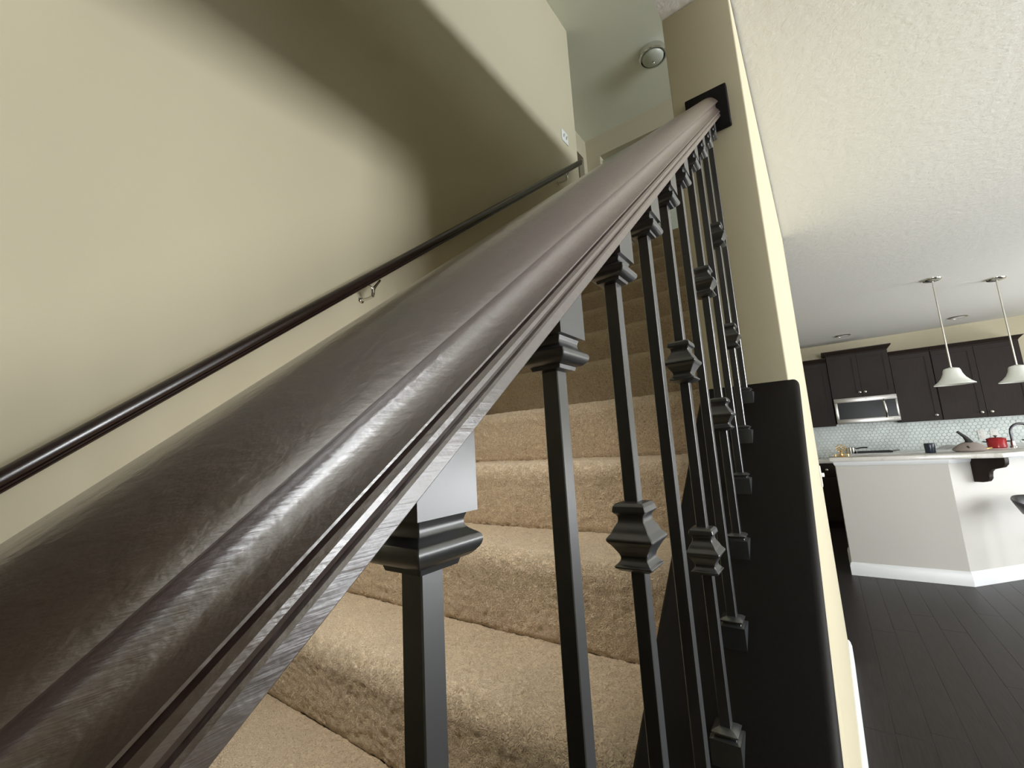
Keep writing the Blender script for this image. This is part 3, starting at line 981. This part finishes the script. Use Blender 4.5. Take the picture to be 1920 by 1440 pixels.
pan = thing('covered_pan', 'taupe domed pan with tall black handle leaning up on the bar top', 'pan', (1.03, 5.52, ZT))
MB().lathe([(0.0, 0), (0.085, 0), (0.112, 0.012), (0.116, 0.024), (0.108, 0.034), (0.085, 0.055), (0.055, 0.075), (0.025, 0.086), (0.0, 0.088)], n=36).build('dome', TAUPE, pan, smooth=50)
hd = [(0.0, 0.0, 0.078), (-0.006, 0, 0.105), (-0.022, 0, 0.135), (-0.045, 0, 0.163), (-0.062, 0, 0.183)]
MB().tube([(x, -0.01, z) for x, y, z in hd], [0.030, 0.020, 0.014, 0.011, 0.010], 14).build('handle', BLACKM, pan, smooth=50)
MB().tube([(0.060, -0.062, 0.020), (0.095, -0.072, 0.026), (0.122, -0.068, 0.030)], [0.006, 0.008, 0.006], 8).build('clasp', GOLD, pan, smooth=50)
MB().tube([(-0.03, -0.089, 0.052), (-0.022, -0.099, 0.032)], [0.007, 0.008], 8).build('vent', BLACKM, pan, smooth=50)

clo = MB()
N = 16
rings = []
for a in range(N + 1):
    for b in range(9):
        u, v = a / N, b / 8
        rings.append((-0.17 + 0.20 * u, -0.05 + 0.10 * v, 0.003 + 0.045 * math.sin(math.pi * min(1, u * 0.62)) * (0.4 + 0.6 * math.sin(math.pi * v)) + 0.006 * math.sin(9 * u + 5 * v)))
clo.v = rings
for a in range(N):
    for b in range(8):
        clo.f.append((a * 9 + b, a * 9 + b + 1, (a + 1) * 9 + b + 1, (a + 1) * 9 + b))
c = clo.build('dish_cloth', GREYC, smooth=80)
sm = c.modifiers.new('thick', 'SOLIDIFY')
sm.thickness = 0.004
sm.offset = 1
c.location = (0.975, 5.75, ZT + 0.005)
tag(c, 'crumpled grey cloth lying left of the taupe pan', 'cloth')


def stock_pot(loc, label, r=0.066):
    t = thing('red_pot', label, 'pot', loc, 'red pots by the faucet')
    MB().lathe([(0.0, 0), (r * 0.88, 0), (r, 0.008), (r, 0.078), (r * 1.05, 0.082), (r * 0.97, 0.084), (0, 0.08)], n=32).build('body', RED, t, smooth=40)
    MB().lathe([(r * 1.03, 0.083), (r * 1.0, 0.090), (r * 0.6, 0.099), (0.0, 0.102)], n=32).build('lid', RED, t, smooth=50)
    MB().lathe([(0.006, 0.101), (0.006, 0.108), (0.014, 0.112), (0.014, 0.118), (0.0, 0.121)], n=16).build('lid_knob', BLACKM, t, smooth=50)
    for s in (-1, 1):
        MB().tube([(s * r, -0.022, 0.060), (s * (r + 0.020), -0.016, 0.062), (s * (r + 0.020), 0.016, 0.062), (s * r, 0.022, 0.060)], 0.006, 8).build('handle', BLACKM, t, smooth=50)
    return t


stock_pot((1.325, 6.10, ZT), 'bright red lidded pot left of the dark faucet')
stock_pot((1.62, 6.25, ZT), 'red lidded pot right of the dark faucet, cut by the frame edge')

fa = thing('kitchen_faucet', 'dark gooseneck faucet arching over the island sink', 'faucet', (1.435, 6.12, ZT))
MB().lathe([(0.0, 0), (0.026, 0), (0.026, 0.01), (0.018, 0.016), (0.016, 0.06), (0, 0.062)], n=20).build('base', STEEL, fa, smooth=40)
gn = [(0, 0, 0.05)] + [(0.0, 0, 0.10)] + [(0.075 - 0.075 * math.cos(a), 0.03 * (1 - math.cos(a)), 0.145 + 0.075 * math.sin(a)) for a in [math.pi * j / 10 for j in range(11)]] + [(0.15, 0.06, 0.10)]
MB().tube(gn, 0.0115, 14).build('spout', plain('gunmetal', (0.10, 0.10, 0.11), 0.3, 1.0), fa, smooth=50)
MB().tube([(0.0, 0.0, 0.045), (0.012, 0.045, 0.062)], [0.006, 0.005], 10).build('lever', STEEL, fa, smooth=50)

# ------------------------------------------------------------------ bar stool
st = thing('bar_stool', 'black bucket bar stool at the angled bar, cut by the frame edge', 'stool', (1.375, 5.20, 0.0), None, math.radians(20))
seat = MB()
rs = []
for r, z in ((0.02, 0.555), (0.13, 0.557), (0.19, 0.571), (0.222, 0.603), (0.236, 0.638), (0.232, 0.651), (0.216, 0.638), (0.195, 0.605), (0.13, 0.587), (0.02, 0.583)):
    rs.append([(r * math.cos(2 * math.pi * q / 32), r * math.sin(2 * math.pi * q / 32), z + (0.05 * max(0, math.sin(2 * math.pi * q / 32 - 0.4)) if r > 0.2 else 0)) for q in range(32)])
seat.rings(rs)
seat.build('seat', plain('black_leather', (0.012, 0.012, 0.013), 0.38, bump=0.1, bscale=200), st, smooth=50)
MB().lathe([(0.0, 0.02), (0.028, 0.02), (0.028, 0.36), (0.020, 0.37), (0.020, 0.53), (0.060, 0.540), (0.10, 0.555), (0.0, 0.556)], n=24).build('column', CHROME, st, smooth=40)
MB().lathe([(0.0, 0.0), (0.205, 0.0), (0.208, 0.006), (0.18, 0.016), (0.05, 0.026), (0.0, 0.028)], n=36).build('base', CHROME, st, smooth=40)
MB().tube([(0.0, 0.0, 0.345)] + [(0.16 * math.cos(a), 0.16 * math.sin(a) - 0.10, 0.345) for a in [math.pi * 0.5 + 2 * math.pi * j / 24 for j in range(25)]], 0.010, 10).build('footrest', BLACKM, st, smooth=50)

# ------------------------------------------------------------------ pendants and downlights


def pendant(x, y, label):
    t = thing('pendant_lamp', label, 'lamp', (x, y, HC), 'pendants over the bar')
    MB().lathe([(0.0, 0), (0.066, 0), (0.066, -0.006), (0.058, -0.016), (0.030, -0.024), (0.010, -0.028), (0.0, -0.028)], n=32).build('canopy', CHROME, t, smooth=40)
    MB().tube([(0, 0, -0.024), (0, 0, -0.815)], 0.0065, 12).build('rod', NICKEL, t, smooth=50)
    MB().lathe([(0.0, -0.805), (0.012, -0.806), (0.030, -0.815), (0.034, -0.826), (0.0, -0.83)], n=20).build('socket', NICKEL, t, smooth=40)
    MB().lathe([(0.030, -0.812), (0.048, -0.818), (0.055, -0.830), (0.062, -0.862), (0.078, -0.898), (0.104, -0.930), (0.132, -0.952), (0.131, -0.957), (0.126, -0.955), (0.098, -0.932), (0.073, -0.898), (0.057, -0.862), (0.050, -0.832), (0.030, -0.818)], n=40).build('shade', FROST, t, smooth=50)
    return t


pendant(0.962, 5.203, 'bell-shade pendant on a long rod, the left one of two over the bar')
pendant(1.455, 5.655, 'bell-shade pendant over the bar, right one cut by the frame edge')


def downlight(x, y, label):
    t = thing('recessed_light', label, 'lamp', (x, y, HC), 'recessed kitchen lights')
    MB().lathe([(0.062, 0.0), (0.085, 0.0), (0.087, -0.006), (0.082, -0.011), (0.066, -0.012), (0.062, 0.0)], n=36).build('trim_ring', NICKEL, t, smooth=40)
    MB().lathe([(0.0, -0.001), (0.061, -0.001), (0.064, -0.010), (0.04, -0.014), (0.0, -0.015)], n=32).build('lens', LAMPW, t, smooth=40)
    return t


# ring added around the unseen fill spot that brightens the stair carpet
fl = MB().lathe([(0.062, 0.0), (0.085, 0.0), (0.087, -0.006), (0.082, -0.011), (0.066, -0.012), (0.062, 0.0)], n=36).build('fill_spot_ring', LAMPW, bpy.data.objects['ceiling'], smooth=40)
fl.location = (-0.95, 0.0, HC)
downlight(0.385, 7.36, 'round recessed ceiling light above the microwave cabinet')
downlight(1.515, 7.35, 'round recessed ceiling light between the two pendant rods')
